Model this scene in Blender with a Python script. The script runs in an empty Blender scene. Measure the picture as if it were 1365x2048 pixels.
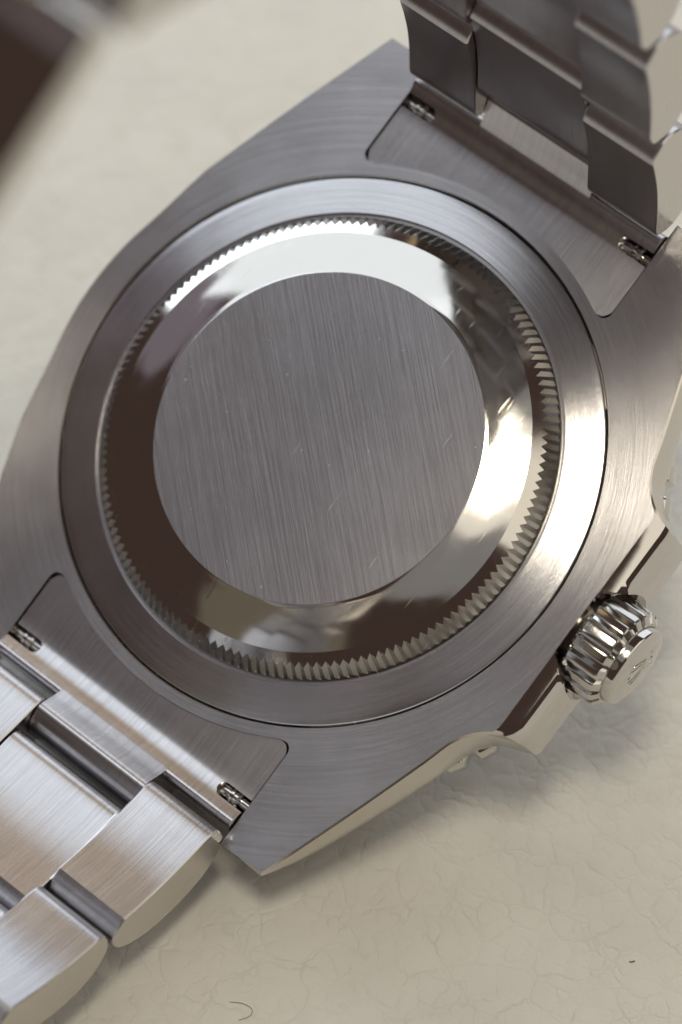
import bpy, bmesh, math, random
from mathutils import Vector, Matrix
from mathutils.geometry import tessellate_polygon
random.seed(7)
R_ = math.radians
MM = 0.001
scene = bpy.context.scene
col = scene.collection

# ------------------------------------------------------------------ placement of the watch frame
# watch frame (mm): x along the bracelet (6 o'clock), y towards the crown, z out of the case back
ALPHA = R_(27.0)                   # the head leans on the 6 o'clock edge of its bezel
LIFT = 15.95                       # mm, centre of the case-back plane above the leather
M_WATCH = Matrix.Translation((0, 0, LIFT * MM)) @ Matrix.Rotation(ALPHA, 4, 'Y')

# ------------------------------------------------------------------ camera
CR = Matrix(((-0.594036244, 0.757480012, -0.270822768),
             (-0.803608798, -0.543498697, 0.242532608),
             (0.036521781, 0.361708719, 0.931575527)))
CC = Vector((11.95596283, 93.59637461, 232.44193573)) * MM
cam_d = bpy.data.cameras.new('camera')
cam = bpy.data.objects.new('camera', cam_d)
col.objects.link(cam)
cam.matrix_world = M_WATCH @ (Matrix.Translation(CC) @ CR.transposed().to_4x4())
cam_d.sensor_fit = 'VERTICAL'
cam_d.sensor_height = 36.0
cam_d.lens = 8000.0 / 2048.0 * 36.0
cam_d.clip_start = 0.01
cam_d.clip_end = 20.0
cam_d.dof.use_dof = True
cam_d.dof.focus_distance = 0.2462
cam_d.dof.aperture_fstop = 24.0
scene.camera = cam

# ------------------------------------------------------------------ light
world = bpy.data.worlds.new('World')
scene.world = world
world.use_nodes = True
wb = world.node_tree.nodes['Background']
wb.inputs['Color'].default_value = (0.064, 0.041, 0.033, 1)
wb.inputs['Strength'].default_value = 1.0


def area(name, d, dist, size, power, color, shape='DISK', size_y=None, target=(0, 0, 0.015), roll=0):
    l = bpy.data.lights.new(name, 'AREA')
    l.shape = shape
    l.size = size
    if size_y:
        l.size_y = size_y
    l.energy = power
    l.color = color
    o = bpy.data.objects.new(name, l)
    col.objects.link(o)
    d = Vector(d).normalized()
    o.location = Vector(target) + d * dist
    q = d.to_track_quat('Z', 'Y')
    o.rotation_euler = (q.to_matrix() @ Matrix.Rotation(roll, 3, 'Z')).to_euler()
    return o


area('overhead_lamp', (0.20, 0.085, 0.975), 0.7, 0.17, 1.6, (1.0, 0.90, 0.70))
area('lamp_shade_glow', (0.215, 0.07, 0.975), 0.8, 0.32, 0.20, (1.0, 0.93, 0.78))
area('ceiling_glow', (0.21, 0.01, 0.98), 1.0, 0.92, 0.46, (0.92, 0.97, 0.95))
area('window_light', (-0.07, -0.53, 0.845), 1.1, 0.54, 1.95, (0.88, 0.96, 1.0), 'RECTANGLE', 0.84)
area('low_window_light', (-0.38, -0.86, 0.33), 1.2, 1.0, 9.8, (0.85, 0.94, 1.0), 'RECTANGLE', 0.8)
area('far_window_light', (-0.87, -0.34, 0.33), 1.3, 1.2, 5.0, (0.88, 0.95, 1.0), 'RECTANGLE', 1.0)
area('side_fill_light', (-0.30, 0.72, 0.62), 1.2, 1.3, 5.2, (1.0, 0.93, 0.78), 'RECTANGLE', 1.2)  # unseen fill added to brighten the leather and warm its shadows, no known window
area('warm_bounce', (-0.46, -0.37, 0.80), 1.2, 0.50, 0.30, (1.0, 0.70, 0.36))
area('ceiling_bounce', (0.33, -0.37, 0.87), 1.3, 0.55, 0.055, (0.92, 0.90, 1.0))
area('wall_bounce', (0.80, -0.16, 0.58), 1.3, 0.60, 0.10, (0.95, 0.93, 0.66))
area('violet_fill', (0.19, -0.81, 0.56), 1.2, 0.36, 0.06, (0.86, 0.80, 1.0))  # dim lamp added for the bevel's purple reflection, not a known curtain

vs = scene.view_settings
vs.view_transform = 'Standard'
vs.look = 'None'
vs.exposure = 0.0
vs.gamma = 1.0
vs.use_curve_mapping = False
scene.render.engine = 'CYCLES'
scene.cycles.max_bounces = 10
scene.cycles.glossy_bounces = 8


# ------------------------------------------------------------------ materials
def mat(name):
    m = bpy.data.materials.new(name)
    m.use_nodes = True
    nt = m.node_tree
    for n in list(nt.nodes):
        nt.nodes.remove(n)
    out = nt.nodes.new('ShaderNodeOutputMaterial')
    b = nt.nodes.new('ShaderNodeBsdfPrincipled')
    nt.links.new(b.outputs['BSDF'], out.inputs['Surface'])
    return m, nt, b


def N(nt, t, **kw):
    n = nt.nodes.new(t)
    for k, v in kw.items():
        setattr(n, k, v)
    return n


def setin(nt, sock, v):
    if hasattr(v, 'is_linked') or isinstance(v, bpy.types.NodeSocket):
        nt.links.new(v, sock)
    else:
        sock.default_value = v


def math_(nt, op, a, b=None, c=None, clamp=False):
    n = N(nt, 'ShaderNodeMath', operation=op, use_clamp=clamp)
    setin(nt, n.inputs[0], a)
    if b is not None:
        setin(nt, n.inputs[1], b)
    if c is not None:
        setin(nt, n.inputs[2], c)
    return n.outputs[0]


def vmath(nt, op, a, b=None, scale=None):
    n = N(nt, 'ShaderNodeVectorMath', operation=op)
    setin(nt, n.inputs[0], a)
    if b is not None:
        setin(nt, n.inputs[1], b)
    if scale is not None:
        n.inputs['Scale'].default_value = scale
    return n.outputs['Value'] if op in ('LENGTH', 'DOT_PRODUCT', 'DISTANCE') else n.outputs['Vector']


def noise(nt, vec, scale, detail=2.0, rough=0.5, dist=0.0):
    n = N(nt, 'ShaderNodeTexNoise')
    setin(nt, n.inputs['Vector'], vec)
    n.inputs['Scale'].default_value = scale
    n.inputs['Detail'].default_value = detail
    n.inputs['Roughness'].default_value = rough
    n.inputs['Distortion'].default_value = dist
    return n.outputs['Fac']


def maprange(nt, v, a, b, c, d, smooth=False):
    n = N(nt, 'ShaderNodeMapRange')
    if smooth:
        n.interpolation_type = 'SMOOTHSTEP'
    setin(nt, n.inputs[0], v)
    for i, x in zip((1, 2, 3, 4), (a, b, c, d)):
        n.inputs[i].default_value = x
    return n.outputs[0]


def mixc(nt, f, a, b):
    n = N(nt, 'ShaderNodeMix', data_type='RGBA')
    setin(nt, n.inputs['Factor'], f)
    for s, v in ((n.inputs['A'], a), (n.inputs['B'], b)):
        if isinstance(v, tuple):
            s.default_value = (*v, 1) if len(v) == 3 else v
        else:
            nt.links.new(v, s)
    return n.outputs['Result']


def bump(nt, h, dist, strength=1.0, normal=None):
    n = N(nt, 'ShaderNodeBump')
    n.inputs['Strength'].default_value = strength
    n.inputs['Distance'].default_value = dist
    setin(nt, n.inputs['Height'], h)
    if normal is not None:
        nt.links.new(normal, n.inputs['Normal'])
    return n.outputs['Normal']


def obj_mm(nt):
    t = N(nt, 'ShaderNodeTexCoord')
    return vmath(nt, 'SCALE', t.outputs['Object'], scale=1000.0)


def to_world(nt, v):
    n = N(nt, 'ShaderNodeVectorTransform', vector_type='VECTOR', convert_from='OBJECT', convert_to='WORLD')
    setin(nt, n.inputs[0], v)
    return vmath(nt, 'NORMALIZE', n.outputs[0])


def scratches(nt, pmm, ang, stretch, scale, lo, hi):
    """thin random scratches running at an angle; returns 0..1"""
    m = N(nt, 'ShaderNodeMapping')
    m.inputs['Rotation'].default_value = (0, 0, ang)
    m.inputs['Scale'].default_value = (stretch, 1, 1)
    nt.links.new(pmm, m.inputs['Vector'])
    v = noise(nt, m.outputs[0], scale, 1.0, 0.5)
    return maprange(nt, v, lo, hi, 0, 1)


STEEL = (0.562, 0.552, 0.58)


def brushed(name, mode, rough=0.33, aniso=0.85, grain_ang=0.0, color=STEEL, grain=1.0, marks=0.0, even=0.2):
    m, nt, b = mat(name)
    P = obj_mm(nt)
    sep = N(nt, 'ShaderNodeSeparateXYZ')
    nt.links.new(P, sep.inputs[0])
    x, y, z = sep.outputs
    if mode == 'circular':
        r = math_(nt, 'SQRT', math_(nt, 'ADD', math_(nt, 'MULTIPLY', x, x), math_(nt, 'MULTIPLY', y, y)))
        cx = math_(nt, 'DIVIDE', x, r)
        cy = math_(nt, 'DIVIDE', y, r)
        g = N(nt, 'ShaderNodeCombineXYZ')
        nt.links.new(math_(nt, 'MULTIPLY', r, 24.0), g.inputs[0])
        nt.links.new(math_(nt, 'MULTIPLY', cx, 6.0), g.inputs[1])
        nt.links.new(math_(nt, 'MULTIPLY', cy, 6.0), g.inputs[2])
        gv = g.outputs[0]
        t = N(nt, 'ShaderNodeCombineXYZ')
        nt.links.new(cx, t.inputs[0])
        nt.links.new(cy, t.inputs[1])
        tan = to_world(nt, t.outputs[0])
    else:
        # grain along local angle grain_ang in the xy plane of the object
        ca, sa = math.cos(grain_ang), math.sin(grain_ang)
        along = math_(nt, 'ADD', math_(nt, 'MULTIPLY', x, ca), math_(nt, 'MULTIPLY', y, sa))
        across = math_(nt, 'ADD', math_(nt, 'MULTIPLY', x, -sa), math_(nt, 'MULTIPLY', y, ca))
        g = N(nt, 'ShaderNodeCombineXYZ')
        nt.links.new(math_(nt, 'MULTIPLY', across, 22.0), g.inputs[0])
        nt.links.new(math_(nt, 'MULTIPLY', along, 0.42), g.inputs[1])
        nt.links.new(math_(nt, 'MULTIPLY', z, 0.9), g.inputs[2])
        gv = g.outputs[0]
        t = N(nt, 'ShaderNodeCombineXYZ')
        t.inputs[0].default_value = -sa
        t.inputs[1].default_value = ca
        tan = to_world(nt, t.outputs[0])
    n1 = noise(nt, gv, 1.0, 4.0, 0.65)
    n2 = noise(nt, gv, 0.28, 2.0, 0.5)
    cloud = noise(nt, P, 0.22, 3.0, 0.55)
    fine = noise(nt, P, 4.0, 3.0, 0.7)
    h = math_(nt, 'ADD', math_(nt, 'MULTIPLY', n1, 0.8), math_(nt, 'MULTIPLY', n2, 0.9))
    if marks > 0:
        s1 = scratches(nt, P, 0.7, 0.08, 3.4, 0.755, 0.80)
        s2 = scratches(nt, P, 2.3, 0.07, 3.0, 0.75, 0.80)
        s3 = scratches(nt, P, 1.2, 0.5, 3.0, 0.775, 0.81)
        gate = maprange(nt, noise(nt, P, 0.35, 2.0, 0.5), 0.45, 0.62, 0, 1)
        s = math_(nt, 'MULTIPLY', math_(nt, 'MAXIMUM', math_(nt, 'MAXIMUM', s1, s2), s3), gate)
        s = math_(nt, 'MULTIPLY', s, marks)
        h = math_(nt, 'SUBTRACT', h, math_(nt, 'MULTIPLY', s, 0.7))
    else:
        s = None
    nrm = bump(nt, h, 0.0000045 * grain, 0.55)
    # tint: slight streaks and a faint film of handling
    f = maprange(nt, math_(nt, 'ADD', math_(nt, 'MULTIPLY', math_(nt, 'ADD', n1, n2), 0.37), math_(nt, 'MULTIPLY', cloud, 0.26)), 0.38, 0.62, 0, 1)
    c = mixc(nt, f, tuple(v * 0.87 for v in color), tuple(min(1, v * 1.07) for v in color))
    if s is not None:
        c = mixc(nt, math_(nt, 'MULTIPLY', s, 0.5), c, (0.85, 0.83, 0.8))
    ro = math_(nt, 'ADD', rough - 0.05, math_(nt, 'MULTIPLY', math_(nt, 'ADD', cloud, math_(nt, 'MULTIPLY', fine, 0.4)), 0.07))
    if s is not None:
        ro = math_(nt, 'ADD', ro, math_(nt, 'MULTIPLY', s, 0.25))
    # two lobes: strongly stretched across the grain, plus a weak even one from the worn tops
    out = [n for n in nt.nodes if n.type == 'OUTPUT_MATERIAL'][0]
    nt.nodes.remove(b)
    g1 = N(nt, 'ShaderNodeBsdfAnisotropic')
    g2 = N(nt, 'ShaderNodeBsdfAnisotropic')
    for gg in (g1, g2):
        nt.links.new(c, gg.inputs['Color'])
        nt.links.new(nrm, gg.inputs['Normal'])
    nt.links.new(ro, g1.inputs['Roughness'])
    g1.inputs['Anisotropy'].default_value = -aniso
    nt.links.new(tan, g1.inputs['Tangent'])
    g2.inputs['Roughness'].default_value = 0.48
    mx = N(nt, 'ShaderNodeMixShader')
    mx.inputs[0].default_value = even
    nt.links.new(g1.outputs[0], mx.inputs[1])
    nt.links.new(g2.outputs[0], mx.inputs[2])
    nt.links.new(mx.outputs[0], out.inputs['Surface'])
    return m


def polished(name, rough=0.06, color=STEEL, marks=1.0, wavy=0.0):
    m, nt, b = mat(name)
    P = obj_mm(nt)
    sm = noise(nt, P, 0.6, 3.0, 0.6)
    fn = noise(nt, P, 9.0, 3.0, 0.7)
    s1 = scratches(nt, P, 0.4, 0.06, 3.0, 0.70, 0.78)
    s2 = scratches(nt, P, 1.9, 0.06, 2.6, 0.70, 0.78)
    s = math_(nt, 'MULTIPLY', math_(nt, 'MAXIMUM', s1, s2), marks)
    ro = math_(nt, 'ADD', rough, math_(nt, 'MULTIPLY', maprange(nt, sm, 0.45, 0.75, 0, 1), 0.05 * marks))
    ro = math_(nt, 'ADD', ro, math_(nt, 'MULTIPLY', s, 0.12))
    nt.links.new(ro, b.inputs['Roughness'])
    h = math_(nt, 'ADD', math_(nt, 'MULTIPLY', fn, 0.25), math_(nt, 'MULTIPLY', s, -0.6))
    h = math_(nt, 'ADD', h, math_(nt, 'MULTIPLY', sm, wavy))
    nt.links.new(bump(nt, h, 0.0000015, 0.6), b.inputs['Normal'])
    b.inputs['Base Color'].default_value = (*color, 1)
    b.inputs['Metallic'].default_value = 1.0
    return m


M = {}
M['flat'] = brushed('brushed_case_steel', 'circular', 0.23, 0.57, even=0.05, grain=1.7)
M['ring'] = brushed('brushed_ring_steel', 'circular', 0.215, 0.52, even=0.02, grain=1.7)
M['disc'] = brushed('brushed_disc_steel', 'linear', 0.23, 0.10, grain_ang=R_(48), grain=3.0, marks=0.55, even=0.12)
M['link'] = brushed('brushed_link_steel', 'linear', 0.24, 0.12, grain_ang=0.0, grain=2.6, even=0.06)
M['endlink'] = brushed('brushed_end_link_steel', 'linear', 0.24, 0.18, grain_ang=0.0, grain=2.4, even=0.05)
M['side'] = polished('satin_side_steel', 0.20, (0.62, 0.585, 0.54), 0.6)
M['bevel'] = polished('polished_bevel_steel', 0.07, (0.62, 0.60, 0.575), 1.0, 1.5)
M['polish'] = polished('polished_steel', 0.05, (0.62, 0.60, 0.58), 0.6)
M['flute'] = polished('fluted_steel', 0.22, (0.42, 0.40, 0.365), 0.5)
M['crown'] = polished('crown_steel', 0.13, (0.60, 0.585, 0.57), 0.6)
M['linkend'] = polished('satin_link_side_steel', 0.22, (0.62, 0.595, 0.56), 0.8)


def simple(name, color, rough, metallic=0.0, spec=0.5):
    m, nt, b = mat(name)
    P = obj_mm(nt)
    n = noise(nt, P, 1.5, 3.0, 0.6)
    nt.links.new(mixc(nt, n, tuple(v * 0.8 for v in color), tuple(v * 1.15 for v in color)), b.inputs['Base Color'])
    b.inputs['Roughness'].default_value = rough
    b.inputs['Metallic'].default_value = metallic
    return m


M['insert'] = simple('black_ceramic', (0.02, 0.02, 0.022), 0.15)
M['crystal'] = simple('dark_crystal', (0.02, 0.02, 0.02), 0.03)
M['fibre'] = simple('dark_fibre', (0.10, 0.08, 0.06), 0.6)
M['emblem'] = polished('emblem_steel', 0.10, (0.60, 0.58, 0.555), 0.5)


def leather_material():
    m, nt, b = mat('cream_leather')
    P = obj_mm(nt)
    warp = N(nt, 'ShaderNodeTexNoise')
    nt.links.new(P, warp.inputs['Vector'])
    warp.inputs['Scale'].default_value = 0.75
    warp.inputs['Detail'].default_value = 2.0
    warp.inputs['Roughness'].default_value = 0.6
    off = vmath(nt, 'SCALE', vmath(nt, 'SUBTRACT', warp.outputs['Color'], (0.5, 0.5, 0.5)), scale=1.0)
    Q = vmath(nt, 'ADD', P, off)

    def vor(scale, shift):
        v = N(nt, 'ShaderNodeTexVoronoi', feature='DISTANCE_TO_EDGE')
        nt.links.new(vmath(nt, 'ADD', Q, shift), v.inputs['Vector'])
        v.inputs['Scale'].default_value = scale
        return v.outputs['Distance']
    d1 = vor(0.34, (0.0, 0.0, 0.0))
    d2 = vor(0.62, (11.0, 3.0, 0.0))
    d3 = vor(1.9, (5.0, 17.0, 0.0))
    big = noise(nt, P, 0.12, 3.0, 0.6)
    g1 = maprange(nt, noise(nt, P, 0.42, 3.0, 0.6), 0.38, 0.66, 0.22, 1)
    g2 = maprange(nt, noise(nt, vmath(nt, 'ADD', P, (31.0, 7.0, 0.0)), 0.36, 3.0, 0.6), 0.40, 0.66, 0.08, 1)
    l1 = math_(nt, 'MULTIPLY', maprange(nt, d1, 0.0, 0.05, 1, 0, True), g1)
    l2 = math_(nt, 'MULTIPLY', maprange(nt, d2, 0.0, 0.06, 1, 0, True), g2)
    cr = math_(nt, 'MAXIMUM', l1, math_(nt, 'MULTIPLY', l2, 0.8))
    dome = math_(nt, 'ADD', maprange(nt, d1, 0.0, 0.30, 0, 1, True), math_(nt, 'MULTIPLY', maprange(nt, d2, 0.0, 0.30, 0, 1, True), 0.6))
    peb = maprange(nt, d3, 0.0, 0.28, 0, 1, True)
    fine = noise(nt, P, 5.0, 5.0, 0.65)
    mid = noise(nt, Q, 0.9, 3.0, 0.5)
    h = math_(nt, 'ADD', math_(nt, 'MULTIPLY', fine, 0.30), math_(nt, 'MULTIPLY', mid, 0.4))
    h = math_(nt, 'ADD', h, math_(nt, 'MULTIPLY', dome, 0.30))
    h = math_(nt, 'ADD', h, math_(nt, 'MULTIPLY', math_(nt, 'MULTIPLY', peb, g2), 0.14))
    h = math_(nt, 'SUBTRACT', h, math_(nt, 'MULTIPLY', cr, 0.5))
    nt.links.new(bump(nt, h, 0.00014, 0.55), b.inputs['Normal'])
    base = mixc(nt, maprange(nt, big, 0.3, 0.7, 0, 1), (0.585, 0.572, 0.54), (0.645, 0.632, 0.60))
    base = mixc(nt, math_(nt, 'MULTIPLY', maprange(nt, fine, 0.55, 0.8, 0, 1), 0.3), base, (0.55, 0.50, 0.43))
    base = mixc(nt, math_(nt, 'MULTIPLY', math_(nt, 'MULTIPLY', cr, cr), 0.20), base, (0.36, 0.30, 0.23))
    nt.links.new(base, b.inputs['Base Color'])
    b.inputs['Roughness'].default_value = 0.55
    b.inputs['Specular IOR Level'].default_value = 0.35
    return m


M['leather'] = leather_material()


# ------------------------------------------------------------------ mesh helpers
def make(name, verts, faces, mats, parent=None, loc=None, smooth=True, ang=32, midx=None, scale=MM):
    me = bpy.data.meshes.new(name)
    me.from_pydata([tuple(c * scale for c in v) for v in verts], [], faces)
    if not isinstance(mats, (list, tuple)):
        mats = [mats]
    for mm in mats:
        me.materials.append(mm)
    if midx:
        me.polygons.foreach_set('material_index', midx)
    bm = bmesh.new()
    bm.from_mesh(me)
    bmesh.ops.recalc_face_normals(bm, faces=bm.faces)
    bm.to_mesh(me)
    bm.free()
    if smooth:
        me.polygons.foreach_set('use_smooth', [True] * len(me.polygons))
        me.set_sharp_from_angle(angle=R_(ang))
    me.update()
    o = bpy.data.objects.new(name, me)
    col.objects.link(o)
    if parent is not None:
        o.parent = parent
    if loc is not None:
        o.location = loc
    return o


def lathe(profile, seg=256, close=False, axis='z', center=(0, 0, 0), rfun=None):
    """profile: list of (r, z); returns verts, faces (open surface of revolution)"""
    V, F = [], []
    n = len(profile)
    for i in range(seg):
        a = 2 * math.pi * i / seg
        for j, (r, z) in enumerate(profile):
            rr = r if rfun is None else rfun(r, z, a, j)
            if axis == 'z':
                V.append((center[0] + rr * math.cos(a), center[1] + rr * math.sin(a), center[2] + z))
            else:           # axis y
                V.append((center[0] + rr * math.cos(a), center[1] + z, center[2] + rr * math.sin(a)))
    m = n if close else n - 1
    for i in range(seg):
        k = (i + 1) % seg
        for j in range(m):
            q = (j + 1) % n
            F.append((i * n + j, k * n + j, k * n + q, i * n + q))
    return V, F


def fan_cap(V, F, idx, c):
    V.append(c)
    ci = len(V) - 1
    for a, b in zip(idx, idx[1:] + idx[:1]):
        F.append((ci, a, b))


# ------------------------------------------------------------------ the setting: cream leather
def leather():
    S, n = 300.0, 90
    V, F = [], []
    for j in range(n + 1):
        for i in range(n + 1):
            x = -S + 2 * S * i / n
            y = -S + 2 * S * j / n
            d = math.hypot(x - 20, y)
            w = min(1.0, max(0.0, (d - 30) / 60.0))
            z = w * (0.5 * math.sin(x * 0.031 + 1.3) * math.cos(y * 0.027) + 0.25 * math.sin(x * 0.07 + y * 0.05))
            V.append((x, y, z))
    for j in range(n):
        for i in range(n):
            a = j * (n + 1) + i
            F.append((a, a + 1, a + n + 2, a + n + 1))
    o = make('leather_surface', V, F, M['leather'], ang=180)
    o['kind'] = 'structure'
    return o


leather()

# ------------------------------------------------------------------ the watch
watch = bpy.data.objects.new('wristwatch', None)
col.objects.link(watch)
watch.empty_display_size = 0.01
watch.rotation_euler = (0, ALPHA, 0)
watch['label'] = 'steel wristwatch lying face down with plain brushed case back, fluted ring and looped link bracelet'
watch['category'] = 'watch'
OFF = Matrix.Rotation(-ALPHA, 4, 'Y') @ Vector((0, 0, LIFT * MM))   # case-back centre in the root's frame


def part(name, V, F, mats, parent=None, **kw):
    if parent is None:
        return make(name, V, F, mats, watch, OFF, **kw)
    return make(name, V, F, mats, parent, None, **kw)


# ---- case -------------------------------------------------------
POCKET_R = 18.72
LUG_X = 23.8


def case_outline():
    """counter-clockwise outline; each entry (x, y, kind) with kind 's' side, 'g' guard, 'p' pocket"""
    pts = []

    def side(sgn):
        # crown-less side, from x=+ to x=- for y<0 (sgn=-1)
        L = []
        L.append((LUG_X, 10.0, 'p'))
        L.append((LUG_X, 13.25, 's'))
        x0, y0 = LUG_X, 13.25
        x1, y1 = 10.0, 18.28
        for k in range(1, 12):
            t = k / 12
            bul = 0.16 * math.sin(math.pi * t)
            L.append((x0 + (x1 - x0) * t, y0 + (y1 - y0) * t + bul * 0.6, 's'))
        return L
    lug = side(1)
    # blend from the lug line to the circle of radius 19.95
    blend = []
    for k in range(0, 9):
        t = k / 8
        a = math.atan2(18.28, 10.0) * (1 - t) + R_(75) * t
        r = math.hypot(10.0, 18.28) * (1 - t) ** 1.6 + 19.95 * (1 - (1 - t) ** 1.6)
        blend.append((r * math.cos(a), r * math.sin(a), 's'))
    arc = []
    for k in range(1, 16):
        a = R_(75) + R_(30) * k / 16
        arc.append((19.95 * math.cos(a), 19.95 * math.sin(a), 's'))
    half = lug + blend + arc + [(-x, y, k) for x, y, k in reversed(lug + blend)]
    minus = [(-x, -y, k) for x, y, k in half]
    # crown side with guards
    g = lug[:-1] + [(10.55, 18.03, 's'), (9.75, 18.45, 's'), (9.15, 18.95, 's'), (8.7, 19.45, 's'),
                    (8.3, 19.85, 'g'), (7.9, 20.0, 'g'), (7.3, 20.02, 'g')]
    mid = [(x, 20.02, 'g') for x in (6, 5, 4, 3, 2, 1, 0, -1, -2, -3, -4, -5, -6)]
    plus = g + mid + [(-x, y, k) for x, y, k in reversed(g)]

    def pocket(sg):
        # notch on the +x end (sg=1): from (LUG_X,-10) to (LUG_X,10) the long way in
        P = [(22.0, -10, 'p'), (20.0, -10, 'p'), (18.0, -10, 'p'), (17.0, -10, 'p'), (16.72, -9.97, 'p'),
             (16.5, -9.83, 'p'), (16.36, -9.6, 'p'), (16.36, -9.35, 'p')]
        a0 = math.asin(8.9 / POCKET_R)
        for k in range(0, 33):
            a = -a0 + 2 * a0 * k / 32
            P.append((POCKET_R * math.cos(a), POCKET_R * math.sin(a), 'p'))
        P += [(x, -y, k) for x, y, k in reversed(P[:8])]
        return P if sg > 0 else [(-x, -y, k) for x, y, k in P]
    # ccw: crown side (+x -> -x), pocket at -x (y + -> -), minus side (-x -> +x), pocket at +x (y - -> +)
    return plus + pocket(-1) + minus + pocket(1)


def lug_depth(x):
    a = abs(x)
    tab = [(0, 4.9), (8, 4.8), (12, 4.5), (16, 4.0), (19, 3.5), (21.5, 2.75), (22.8, 1.9), (23.4, 1.2), (23.8, 0.5)]
    for (x0, d0), (x1, d1) in zip(tab, tab[1:]):
        if a <= x1:
            t = (a - x0) / (x1 - x0)
            return d0 + (d1 - d0) * t
    return tab[-1][1]


def case():
    O = case_outline()
    n = len(O)
    V, F, MI = [], [], []
    prof = []
    for i, (x, y, k) in enumerate(O):
        D = lug_depth(x)
        if k == 'p':
            D = max(D, 3.4) if abs(x) < 22.5 else D
            levels = [(0, 0), (0.05, -0.06), (0.05, -0.45 * D), (0.05, -0.75 * D), (0.05, -D)]
            # pocket: widen is inwards of material, keep straight
            levels = [(0, 0), (0, -0.06), (0, -0.45 * D), (0, -0.75 * D), (0, -D)]
        elif k == 'g':
            levels = [(0, 0), (0.62, -0.42), (1.25, -1.25), (1.55, -2.6), (1.55, -D - 0.2)]
        else:
            levels = [(-0.09, 0), (0.03, -0.12), (0.05, -0.45 * D), (0.02, -0.8 * D), (-0.12, -D)]
        prof.append([(x, y, k, dy, z) for dy, z in levels])
    # outward direction (xy) per vertex
    dirs = []
    for i in range(n):
        x0, y0, _ = O[i - 1]
        x1, y1, _ = O[(i + 1) % n]
        d = Vector((y1 - y0, -(x1 - x0)))
        dirs.append(d.normalized() if d.length > 0 else Vector((0, 0)))
    NL = 5
    for i in range(n):
        for (x, y, k, dy, z) in prof[i]:
            if k == 'g':
                # the guards grow straight towards the crown side, drawn in at their ends
                sx = -0.28 * dy * (1 if x > 0 else -1) * (1 if abs(x) > 7 else 0)
                V.append((x + sx, y + dy, z))
            else:
                d = dirs[i]
                V.append((x + d.x * dy, y + d.y * dy, z))
    for i in range(n):
        j = (i + 1) % n
        for l in range(NL - 1):
            F.append((i * NL + l, j * NL + l, j * NL + l + 1, i * NL + l + 1))
            ki, kj = O[i][2], O[j][2]
            MI.append(2 if (ki == 'g' and kj == 'g') else 1)
    # hole
    hp = [(17.98, 0.0), (17.88, -0.16), (17.82, -0.60), (17.82, -2.0)]
    hs = 240
    base = len(V)
    for i in range(hs):
        a = 2 * math.pi * i / hs
        for r, z in hp:
            V.append((r * math.cos(a), r * math.sin(a), z))
    for i in range(hs):
        k = (i + 1) % hs
        for l in range(3):
            F.append((base + i * 4 + l, base + k * 4 + l, base + k * 4 + l + 1, base + i * 4 + l + 1))
            MI.append(1)
    F.append(tuple(base + i * 4 + 3 for i in range(hs)))
    MI.append(1)
    # top and bottom caps
    outer = [i * NL for i in range(n)]
    inner = [base + i * 4 for i in range(hs)]
    tri = tessellate_polygon([[Vector((V[i][0], V[i][1], 0)) for i in outer], [Vector((V[i][0], V[i][1], 0)) for i in reversed(inner)]])
    idx = outer + list(reversed(inner))
    for t in tri:
        F.append(tuple(idx[q] for q in t))
        MI.append(0)
    bot = [i * NL + NL - 1 for i in range(n)]
    tri = tessellate_polygon([[Vector((V[i][0], V[i][1], 0)) for i in bot]])
    for t in tri:
        F.append(tuple(bot[q] for q in t))
        MI.append(1)
    o = part('case', V, F, [M['flat'], M['side'], M['polish']], midx=MI, ang=28)
    # crown recess between the guards
    cv, cf = lathe([(3.86, 19.98), (3.86, 27)], 96, axis='y', center=(0, 0, CROWN_Z))
    fan_cap(cv, cf, [2 * i for i in range(96)], (0, 19.98, CROWN_Z))
    fan_cap(cv, cf, [2 * i + 1 for i in range(96)], (0, 27, CROWN_Z))
    cut = part('cutter', cv, cf, [M['flat'], M['side'], M['polish']])
    for p in cut.data.polygons:
        p.material_index = 2
    md = o.modifiers.new('recess', 'BOOLEAN')
    md.operation = 'DIFFERENCE'
    md.object = cut
    md.solver = 'EXACT'
    dg = bpy.context.evaluated_depsgraph_get()
    dg.update()
    me = bpy.data.meshes.new_from_object(o.evaluated_get(dg))
    me.name = 'case'
    o.modifiers.remove(md)
    old = o.data
    o.data = me
    bpy.data.meshes.remove(old)
    cm = cut.data
    bpy.data.objects.remove(cut)
    bpy.data.meshes.remove(cm)
    me.polygons.foreach_set('use_smooth', [True] * len(me.polygons))
    me.set_sharp_from_angle(angle=R_(28))
    return o


CROWN_Z = -3.15
case()

# ---- case back ---------------------------------------------------
TEETH = 156


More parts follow.
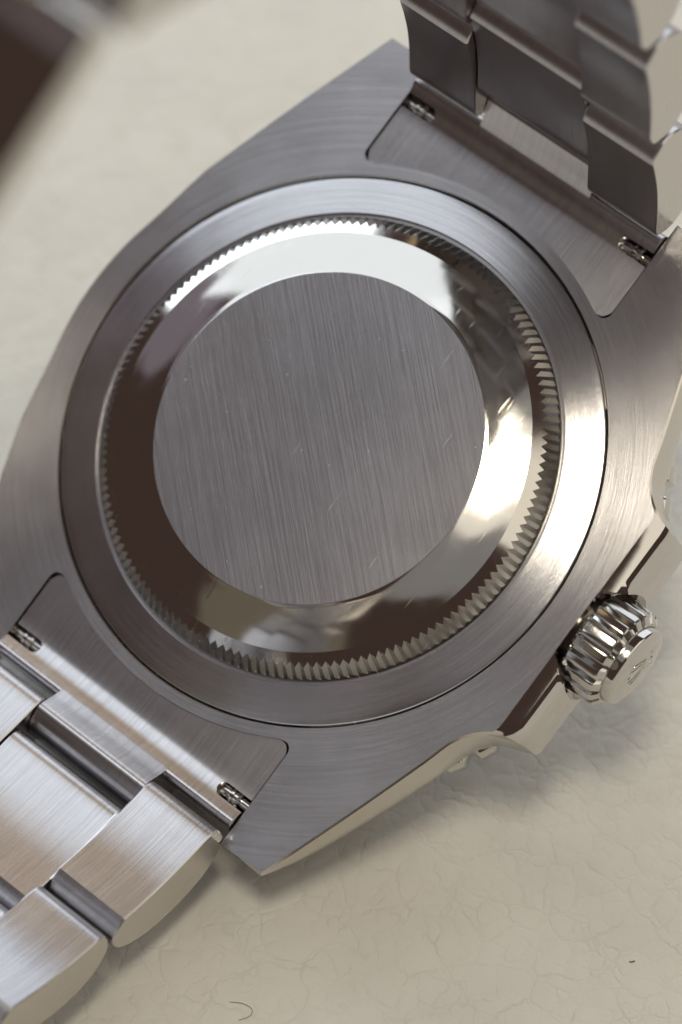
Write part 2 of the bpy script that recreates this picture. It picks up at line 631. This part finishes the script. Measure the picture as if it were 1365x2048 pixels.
def case_back():
    prof = [(17.80, -1.6), (17.78, -0.20), (17.72, -0.12), (17.65, -0.10), (17.2, -0.035), (16.2, 0.115), (15.42, 0.235), (15.33, 0.247), (15.315, 0.235), (15.30, 0.05), (14.6, 0.05)]
    V, F = lathe(prof, 300)
    ring = part('case_back', V, F, M['ring'], ang=25)
    # fluted ring: an edge cut across by V grooves
    rT, zT = 13.56, 1.68
    rA, zA = 14.10, 1.403          # inner end of a groove
    rP, zP = 14.44, 1.229         # crest, inner end
    rQ, zQ = 14.94, 0.45          # crest, outer end
    rB, zB = 15.04, 0.20          # outer end of a groove
    V, F, MI = [], [], []
    n = TEETH
    for i in range(n):
        a = 2 * math.pi * i / n
        b = 2 * math.pi * (i + 0.5) / n
        for r, z, t in ((rT, zT, a), (rT, zT, b), (rA, zA, a), (rP, zP, b), (rQ, zQ, b), (rB, zB, a), (rB, zB, b), (rB + 0.02, 0.08, a), (rB + 0.02, 0.08, b)):
            V.append((r * math.cos(t), r * math.sin(t), z))
    for i in range(n):
        k = ((i + 1) % n) * 9
        i *= 9
        F += [(i, i + 1, i + 2), (i + 1, i + 3, i + 2), (i + 1, k + 2, i + 3), (i + 1, k, k + 2)]
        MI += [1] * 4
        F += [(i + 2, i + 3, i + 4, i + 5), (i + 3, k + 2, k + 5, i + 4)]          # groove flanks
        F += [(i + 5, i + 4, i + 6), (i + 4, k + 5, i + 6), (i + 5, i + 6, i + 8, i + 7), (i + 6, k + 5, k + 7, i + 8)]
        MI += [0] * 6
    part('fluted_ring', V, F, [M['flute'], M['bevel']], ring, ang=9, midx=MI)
    # polished bevel: slightly crowned
    prof = []
    for k in range(0, 11):
        t = k / 10
        r = 13.565 + (10.74 - 13.565) * t
        z = 1.683 + (2.372 - 1.683) * t + 0.05 * math.sin(math.pi * t)
        prof.append((r, z))
    prof.append((10.72, 2.38))
    V, F = lathe(prof, 300)
    part('polished_bevel', V, F, M['bevel'], ring, ang=40)
    V, F = lathe([(10.75, 2.30), (10.735, 2.376), (10.70, 2.392)], 300)
    fan_cap(V, F, [3 * i + 2 for i in range(300)], (0, 0, 2.392))
    part('center_disc', V, F, M['disc'], ring, ang=20)
    return ring


case_back()


# ---- crown -------------------------------------------------------
def crown():
    ridges = 19
    sub = 14

    def rf(r, z, a, j):
        if 2 <= j <= 6:
            ph = (a * ridges / (2 * math.pi)) % 1.0
            d = abs(ph - 0.5) * 2            # 0 at the groove, 1 on the ridge
            g = 0.0 if d < 0.16 else min(1.0, (d - 0.16) / 0.30)
            amp = (0, 0, 0.28, 0.34, 0.34, 0.30, 0.14)[j]
            return r - amp * (1 - g)
        return r
    prof = [(2.2, 19.6), (3.0, 20.35), (3.22, 20.42), (3.42, 20.62), (3.42, 22.72), (3.34, 22.92), (2.95, 23.20), (2.86, 23.26), (2.78, 23.26), (2.72, 23.18), (2.70, 23.30)]
    V, F = lathe(prof, ridges * sub, axis='y', center=(0, 0, CROWN_Z), rfun=rf)
    c = part('crown', V, F, M['crown'], ang=24)
    prof = [(2.70, 23.10), (2.70, 23.70), (2.66, 23.80), (2.54, 23.87), (1.7, 23.98), (0.8, 24.02), (0.2, 24.03)]
    V, F = lathe(prof, 96, axis='y', center=(0, 0, CROWN_Z))
    fan_cap(V, F, [7 * i + 6 for i in range(96)], (0, 24.03, CROWN_Z))
    part('crown_cap', V, F, M['polish'], c, ang=40)
    # small relief emblem: five-pointed coronet over an oval base bar with dots
    V, F = [], []

    def prism(poly, y0, y1):
        b = len(V)
        m = len(poly)
        for (u, w) in poly:
            V.append((u, y0, CROWN_Z + w))
        for (u, w) in poly:
            V.append((u, y1, CROWN_Z + w))
        for i in range(m):
            F.append((b + i, b + (i + 1) % m, b + m + (i + 1) % m, b + m + i))
        F.append(tuple(b + m + i for i in range(m)))
    tops = [(-0.78, 0.42), (-0.42, 0.66), (0.0, 0.76), (0.42, 0.66), (0.78, 0.42)]
    base = [(-0.42, -0.42), (-0.21, -0.46), (0, -0.47), (0.21, -0.46), (0.42, -0.42)]
    for (tx, tz), (bx, bz) in zip(tops, base):
        d = Vector((tx - bx, tz - bz)).normalized()
        nn = Vector((-d.y, d.x))
        prism([(bx + nn.x * 0.10, bz + nn.y * 0.10), (bx - nn.x * 0.10, bz - nn.y * 0.10), (tx - nn.x * 0.035, tz - nn.y * 0.035), (tx + nn.x * 0.035, tz + nn.y * 0.035)], 23.9, 24.075)
        prism([(tx + 0.10 * math.cos(q * math.pi / 4), tz + d.y * 0.06 + 0.10 * math.sin(q * math.pi / 4)) for q in range(8)], 23.9, 24.08)
    prism([(0.46 * math.cos(q * math.pi / 8), -0.62 + 0.12 * math.sin(q * math.pi / 8)) for q in range(16)], 23.9, 24.075)
    for u in (-0.5, 0.0, 0.5):
        prism([(u + 0.08 * math.cos(q * math.pi / 4), -1.25 + 0.08 * math.sin(q * math.pi / 4)) for q in range(8)], 23.9, 24.07)
    # turned on the stem so that its top points away from the case back
    rot = Matrix.Translation((0, 0, CROWN_Z)) @ Matrix.Rotation(R_(60), 4, 'Y') @ Matrix.Translation((0, 0, -CROWN_Z))
    V2 = [tuple(rot @ Vector((v[0] * 1.1, v[1] - 0.03, CROWN_Z + (v[2] - CROWN_Z) * 1.1))) for v in V]
    part('emblem', V2, F, M['emblem'], c, ang=20)


crown()


# ---- bezel -------------------------------------------------------
def bezel():
    notch = 60

    def rf(r, z, a, j):
        if 1 <= j <= 6:
            f = 0.5 - 0.5 * math.cos(a * notch)
            amp = (0, 0.30, 0.6, 0.6, 0.6, 0.5, 0.25)[j]
            return r - amp * (1 - min(1, f * 2.2))
        return r
    prof = [(18.3, -4.6), (20.2, -4.75), (20.8, -5.1), (20.95, -5.6), (20.95, -6.5), (20.7, -7.0), (19.8, -7.85), (19.2, -8.1), (18.9, -8.1)]
    V, F = lathe(prof, notch * 8, rfun=rf)
    b = part('bezel', V, F, M['polish'], ang=35)
    V, F = lathe([(18.95, -8.0), (18.9, -8.18), (15.6, -8.75), (15.4, -8.6)], 160)
    part('bezel_insert', V, F, M['insert'], b, ang=30)
    V, F = lathe([(15.5, -8.4), (15.45, -9.3), (15.1, -9.6)], 160)
    fan_cap(V, F, [3 * i + 2 for i in range(160)], (0, 0, -9.6))
    part('crystal', V, F, M['crystal'], b, ang=30)


bezel()

# ---- end links with their spring bars -----------------------------
TONGUE = 4.43


def catmull(pts, sub=5):
    out = []
    for i in range(len(pts) - 1):
        p0 = pts[max(0, i - 1)]
        p1 = pts[i]
        p2 = pts[i + 1]
        p3 = pts[min(len(pts) - 1, i + 2)]
        for k in range(sub):
            t = k / sub
            out.append(tuple(0.5 * ((2 * b) + (-a + c) * t + (2 * a - 5 * b + 4 * c - d) * t * t + (-a + 3 * b - 3 * c + d) * t ** 3)
                             for a, b, c, d in zip(p0, p1, p2, p3)))
    out.append(pts[-1])
    return out


def end_link_mesh():
    rise = catmull([(19.4, -0.16), (20.1, -0.16), (20.6, -0.13), (21.1, 0.0), (21.6, 0.22), (22.1, 0.54)], 4)
    t_back = catmull([(22.1, 0.54), (22.6, 0.98), (23.1, 1.48), (23.45, 1.84)], 4)[1:]
    t_nose = catmull([(23.45, 1.84), (23.72, 2.02), (24.15, 2.0), (24.8, 1.72), (25.35, 1.15), (25.6, 0.3), (25.4, -1.2), (24.4, -2.4)], 4)[1:]
    s_nose = catmull([(22.1, 0.54), (22.32, 0.58), (22.62, 0.38), (22.85, -0.1), (22.92, -0.8), (22.9, -1.6), (22.6, -2.6)], 4)[1:]
    bottom = [(21.0, -3.2), (19.4, -3.3)]

    def front(y):
        a = abs(y)
        R = POCKET_R - 0.17
        if a <= 8.8:
            return math.sqrt(R * R - y * y)
        x88 = math.sqrt(R * R - 8.8 ** 2)
        t = (a - 8.8) / 1.1
        return x88 + 0.14 * t + (0.75 * max(0, t - 0.55) / 0.45 if t > 0.55 else 0) ** 2 * 0.9

    def prof_for(kind, y):
        x0 = front(y)
        head = [(x0, -3.3), (x0, -0.30), (x0 + 0.04, -0.18), (x0 + 0.07, -0.16), (x0 + 0.22, -0.16)]
        top = list(rise)
        if kind == 'slot':
            a = abs(y)
            # slot from 20.55 to 21.45, its inner end rounded
            w = 1.0
            if a < 8.0:
                w = math.sqrt(max(0.0, 1 - ((8.0 - a) / 0.46) ** 2))
            xm, hw = 21.0, 0.47 * w + 0.002
            left = [q for q in top if q[0] < xm - hw - 0.02]
            right = [q for q in top if q[0] > xm + hw + 0.02]

            def zat(x):
                for (xa, za), (xb, zb) in zip(top, top[1:]):
                    if xa <= x <= xb:
                        return za + (zb - za) * (x - xa) / (xb - xa)
                return top[-1][1]
            dep = 1.9 * (1 if w > 0.3 else w / 0.3) + 0.001
            # constant count: resample left & right
            L = [(19.4 + (xm - hw - 19.4) * k / 6) for k in range(7)]
            Rr = [(xm + hw + (22.1 - xm - hw) * k / 6) for k in range(7)]
            top = [(x, zat(x)) for x in L] + [(xm - hw, zat(xm - hw) - dep), (xm + hw, zat(xm + hw) - dep)] + [(x, zat(x)) for x in Rr]
        if kind == 'tongue':
            tail = t_back + t_nose
        else:
            tail = s_nose
        return head + top + tail + bottom
    V, F = [], []

    def strip(kind, ys):
        base = len(V)
        m = None
        for y in ys:
            P = prof_for(kind, y)
            m = len(P)
            for x, z in P:
                V.append((x, y, z))
        for i in range(len(ys) - 1):
            for j in range(m):
                k = (j + 1) % m
                F.append((base + i * m + j, base + i * m + k, base + (i + 1) * m + k, base + (i + 1) * m + j))
        F.append(tuple(base + j for j in range(m)))
        F.append(tuple(base + (len(ys) - 1) * m + j for j in range(m)))

    def lin(a, b, n):
        return [a + (b - a) * k / n for k in range(n + 1)]
    strip('tongue', lin(-TONGUE, TONGUE, 18))
    for s in (-1, 1):
        strip('side', [s * q for q in lin(TONGUE + 0.0005, 7.53, 7)])
        strip('slot', [s * q for q in [7.5305, 7.56, 7.6, 7.7, 7.82, 8.0, 8.4, 8.8, 9.1, 9.3, 9.4, 9.5, 9.6, 9.7, 9.8, 9.9]])
    return V, F


def spring_bar(sgn):
    # along y, seen in the slot: thin shaft, collar, tip in the lug
    prof = [(0.42, 6.9), (0.42, 8.42), (0.62, 8.44), (0.64, 8.62), (0.50, 8.66), (0.50, 8.92), (0.64, 8.96), (0.62, 9.14), (0.36, 9.18), (0.36, 10.4)]
    V, F = lathe(prof, 24, axis='y')
    fan_cap(V, F, [10 * i for i in range(24)], (0, 6.9, 0))
    fan_cap(V, F, [10 * i + 9 for i in range(24)], (0, 10.4, 0))
    return [(x + 21.0, y * sgn, z - 0.98) for x, y, z in V], F


EV, EF = end_link_mesh()
e1 = part('end_link', EV, EF, M['endlink'], ang=30)
for s in (1, -1):
    V, F = spring_bar(s)
    part('spring_bar', V, F, M['polish'], e1, ang=30)
e2 = e1.copy()
col.objects.link(e2)
e2.parent = watch
e2.location = OFF
e2.rotation_euler = (0, 0, math.pi)
for ch in [c for c in e1.children]:
    c = ch.copy()
    col.objects.link(c)
    c.parent = e2

# ---- bracelet links -------------------------------------------------
LP_IN = catmull([(0.10, 0.15), (0.42, 0.86), (0.95, 1.14), (1.5, 1.16), (2.4, 1.07), (4.0, 0.96), (5.6, 0.95), (7.2, 1.06), (8.35, 1.20), (8.85, 1.27)], 4)
LP_END = catmull([(8.85, 1.27), (9.3, 0.98), (9.72, 0.55), (9.98, 0.05), (9.92, -0.75), (9.45, -1.55), (8.5, -2.3), (7.2, -2.9), (5.6, -3.2), (3.8, -3.2), (2.2, -2.9),
                  (0.95, -2.2), (0.25, -1.3), (0.0, -0.5), (0.10, 0.15)], 4)[1:-1]
LPROF = LP_IN + LP_END


def link_mesh(name, y0, y1, prof, shift=0.0, s_scale=1.0):
    m = len(prof)
    cx = sum(p[0] for p in prof) / m
    cz = sum(p[1] for p in prof) / m

    def inset(d):
        out = []
        for i in range(m):
            ax, az = prof[i - 1]
            bx, bz = prof[(i + 1) % m]
            t = Vector((bx - ax, bz - az))
            t.normalize()
            nx, nz = t.y, -t.x          # clockwise profile: inward
            out.append((prof[i][0] + nx * d, prof[i][1] + nz * d))
        return out
    rings = []
    e = 0.08
    w = y1 - y0
    ins = inset(0.0)
    test = inset(0.1)
    sign = 1.0
    # choose the inward side
    if sum((p[0] - cx) ** 2 + (p[1] - cz) ** 2 for p in test) > sum((p[0] - cx) ** 2 + (p[1] - cz) ** 2 for p in prof):
        sign = -1.0
    ys = [(y0, e), (y0 + e, 0.0)]
    k = max(2, int(w / 1.2))
    ys += [(y0 + e + (w - 2 * e) * q / k, 0.0) for q in range(1, k)]
    ys += [(y1 - e, 0.0), (y1, e)]
    V, F, MI = [], [], []
    for y, d in ys:
        for s, h in inset(sign * d):
            V.append(((s + shift) * s_scale, y, h))
    for i in range(len(ys) - 1):
        for j in range(m):
            q = (j + 1) % m
            F.append((i * m + j, i * m + q, (i + 1) * m + q, (i + 1) * m + j))
            MI.append(0)
    F.append(tuple(range(m)))
    MI.append(1)
    F.append(tuple((len(ys) - 1) * m + j for j in range(m)))
    MI.append(1)
    o = make(name, V, F, [M['link'], M['linkend']], None, None, midx=MI, ang=32)
    return o


proto_out_p = link_mesh('outer_link', 4.50, 9.93, LPROF)
proto_out_m = link_mesh('outer_link', -9.93, -4.50, LPROF)
proto_mid = link_mesh('center_link', -4.42, 4.42, [(q, h - 0.35) for q, h in LPROF], shift=2.65)
PITCH = 10.15
used = set()


def place(proto, mat4):
    if proto.name not in used:
        used.add(proto.name)
        o = proto
    else:
        o = proto.copy()
        col.objects.link(o)
    o.parent = watch
    o.matrix_local = mat4
    return o


def chain(origin, angles, flip):
    """rows of links; origin (x,z) of the first row in the watch frame, angles from the case plane"""
    x, z = origin
    base = Matrix.Translation(OFF) @ (Matrix.Rotation(math.pi, 4, 'Z') if flip else Matrix.Identity(4))
    for k, a in enumerate(angles):
        a = R_(a)
        rowm = base @ Matrix.Translation((x * MM, 0, z * MM)) @ Matrix.Rotation(-a, 4, 'Y') @ Matrix.Diagonal((1, 1 - 0.014 * k, 1, 1))
        place(proto_out_p, rowm)
        place(proto_out_m, rowm)
        place(proto_mid, rowm)
        x += PITCH * math.cos(a)
        z += PITCH * math.sin(a)
    return (-x, z) if flip else (x, z)


LOWER = [25.5, 40, 58, 74, 89, 104, 123, 146]
UPPER = [73, 74, 82, 95, 107, 125, 132, 138]
end_l = chain((23.15, 0.65), LOWER, False)
end_u = chain((23.1, 0.75), UPPER, True)
print('chain ends', end_l, end_u)


# ---- clasp closing the loop ------------------------------------------
def clasp():
    a = Vector((end_u[0], end_u[1]))
    b = Vector((end_l[0], end_l[1]))
    d = (b - a)
    L = d.length
    ang = math.atan2(d.y, d.x)
    base = Matrix.Translation(OFF) @ Matrix.Translation((a.x * MM, 0, a.y * MM)) @ Matrix.Rotation(-ang, 4, 'Y')

    def lens(s0, s1, h0, h1, bow):
        P = []
        n = 14
        r = 0.7
        for k in range(n + 1):
            t = k / n
            P.append((s0 + r + (s1 - s0 - 2 * r) * t, h1 + bow * math.sin(math.pi * t)))
        P += [(s1 - 0.2, h1 - 0.2), (s1, h1 - 0.7), (s1, h0 + 0.7), (s1 - 0.2, h0 + 0.2)]
        for k in range(n + 1):
            t = 1 - k / n
            P.append((s0 + r + (s1 - s0 - 2 * r) * t, h0 + bow * math.sin(math.pi * t)))
        P += [(s0 + 0.2, h0 + 0.2), (s0, h0 + 0.7), (s0, h1 - 0.7), (s0 + 0.2, h1 - 0.2)]
        return P
    body = link_mesh('clasp', -8.4, 8.4, lens(0.3, L - 1.0, -1.2, 0.8, 0.7))
    body.parent = watch
    body.data.materials[0] = M['polish']
    body.matrix_local = base
    lid = link_mesh('clasp_cover', -7.9, 7.9, lens(14.0, 28.0, 0.9, 2.2, 0.9))
    lid.parent = body
    blade = link_mesh('clasp_blade', -4.5, 4.5, lens(0.0, L + 0.6, -2.9, -1.6, 0.7))
    blade.parent = body


clasp()


# ------------------------------------------------------------------ small fibres on the leather and on a link
def fibre(pts, r, label):
    P = catmull(pts, 6)
    V, F = [], []
    n = 6
    for i, p in enumerate(P):
        p = Vector(p)
        t = (Vector(P[min(i + 1, len(P) - 1)]) - Vector(P[max(i - 1, 0)])).normalized()
        u = t.cross(Vector((0, 0, 1))).normalized()
        w = u.cross(t)
        for k in range(n):
            a = 2 * math.pi * k / n
            q = p + (u * math.cos(a) + w * math.sin(a)) * r
            V.append(tuple(q))
    for i in range(len(P) - 1):
        for k in range(n):
            q = (k + 1) % n
            F.append((i * n + k, i * n + q, (i + 1) * n + q, (i + 1) * n + k))
    o = make('fibre', V, F, M['fibre'], ang=60)
    o['label'] = label
    o['category'] = 'fibre'
    return o


def on_leather(px, py, z=0.0):
    """point (mm, world) where the ray of a photo pixel meets the leather"""
    d = cam.matrix_world.to_3x3() @ Vector(((px - 682.5) / 8000, -(py - 1024) / 8000, -1))
    o = cam.matrix_world.translation
    t = (z * MM - o.z) / d.z
    p = (o + d * t) / MM
    return (p.x, p.y, z)


fibre([on_leather(*q, 0.05) for q in ((460, 2004), (482, 2006), (500, 2014), (505, 2024), (497, 2034), (478, 2040))], 0.016,
      'thin dark curled fibre lying on the cream leather')
fibre([on_leather(*q, 0.05) for q in ((1259, 1923), (1264, 1924), (1270, 1922))], 0.05,
      'tiny dark straight speck of lint on the cream leather')
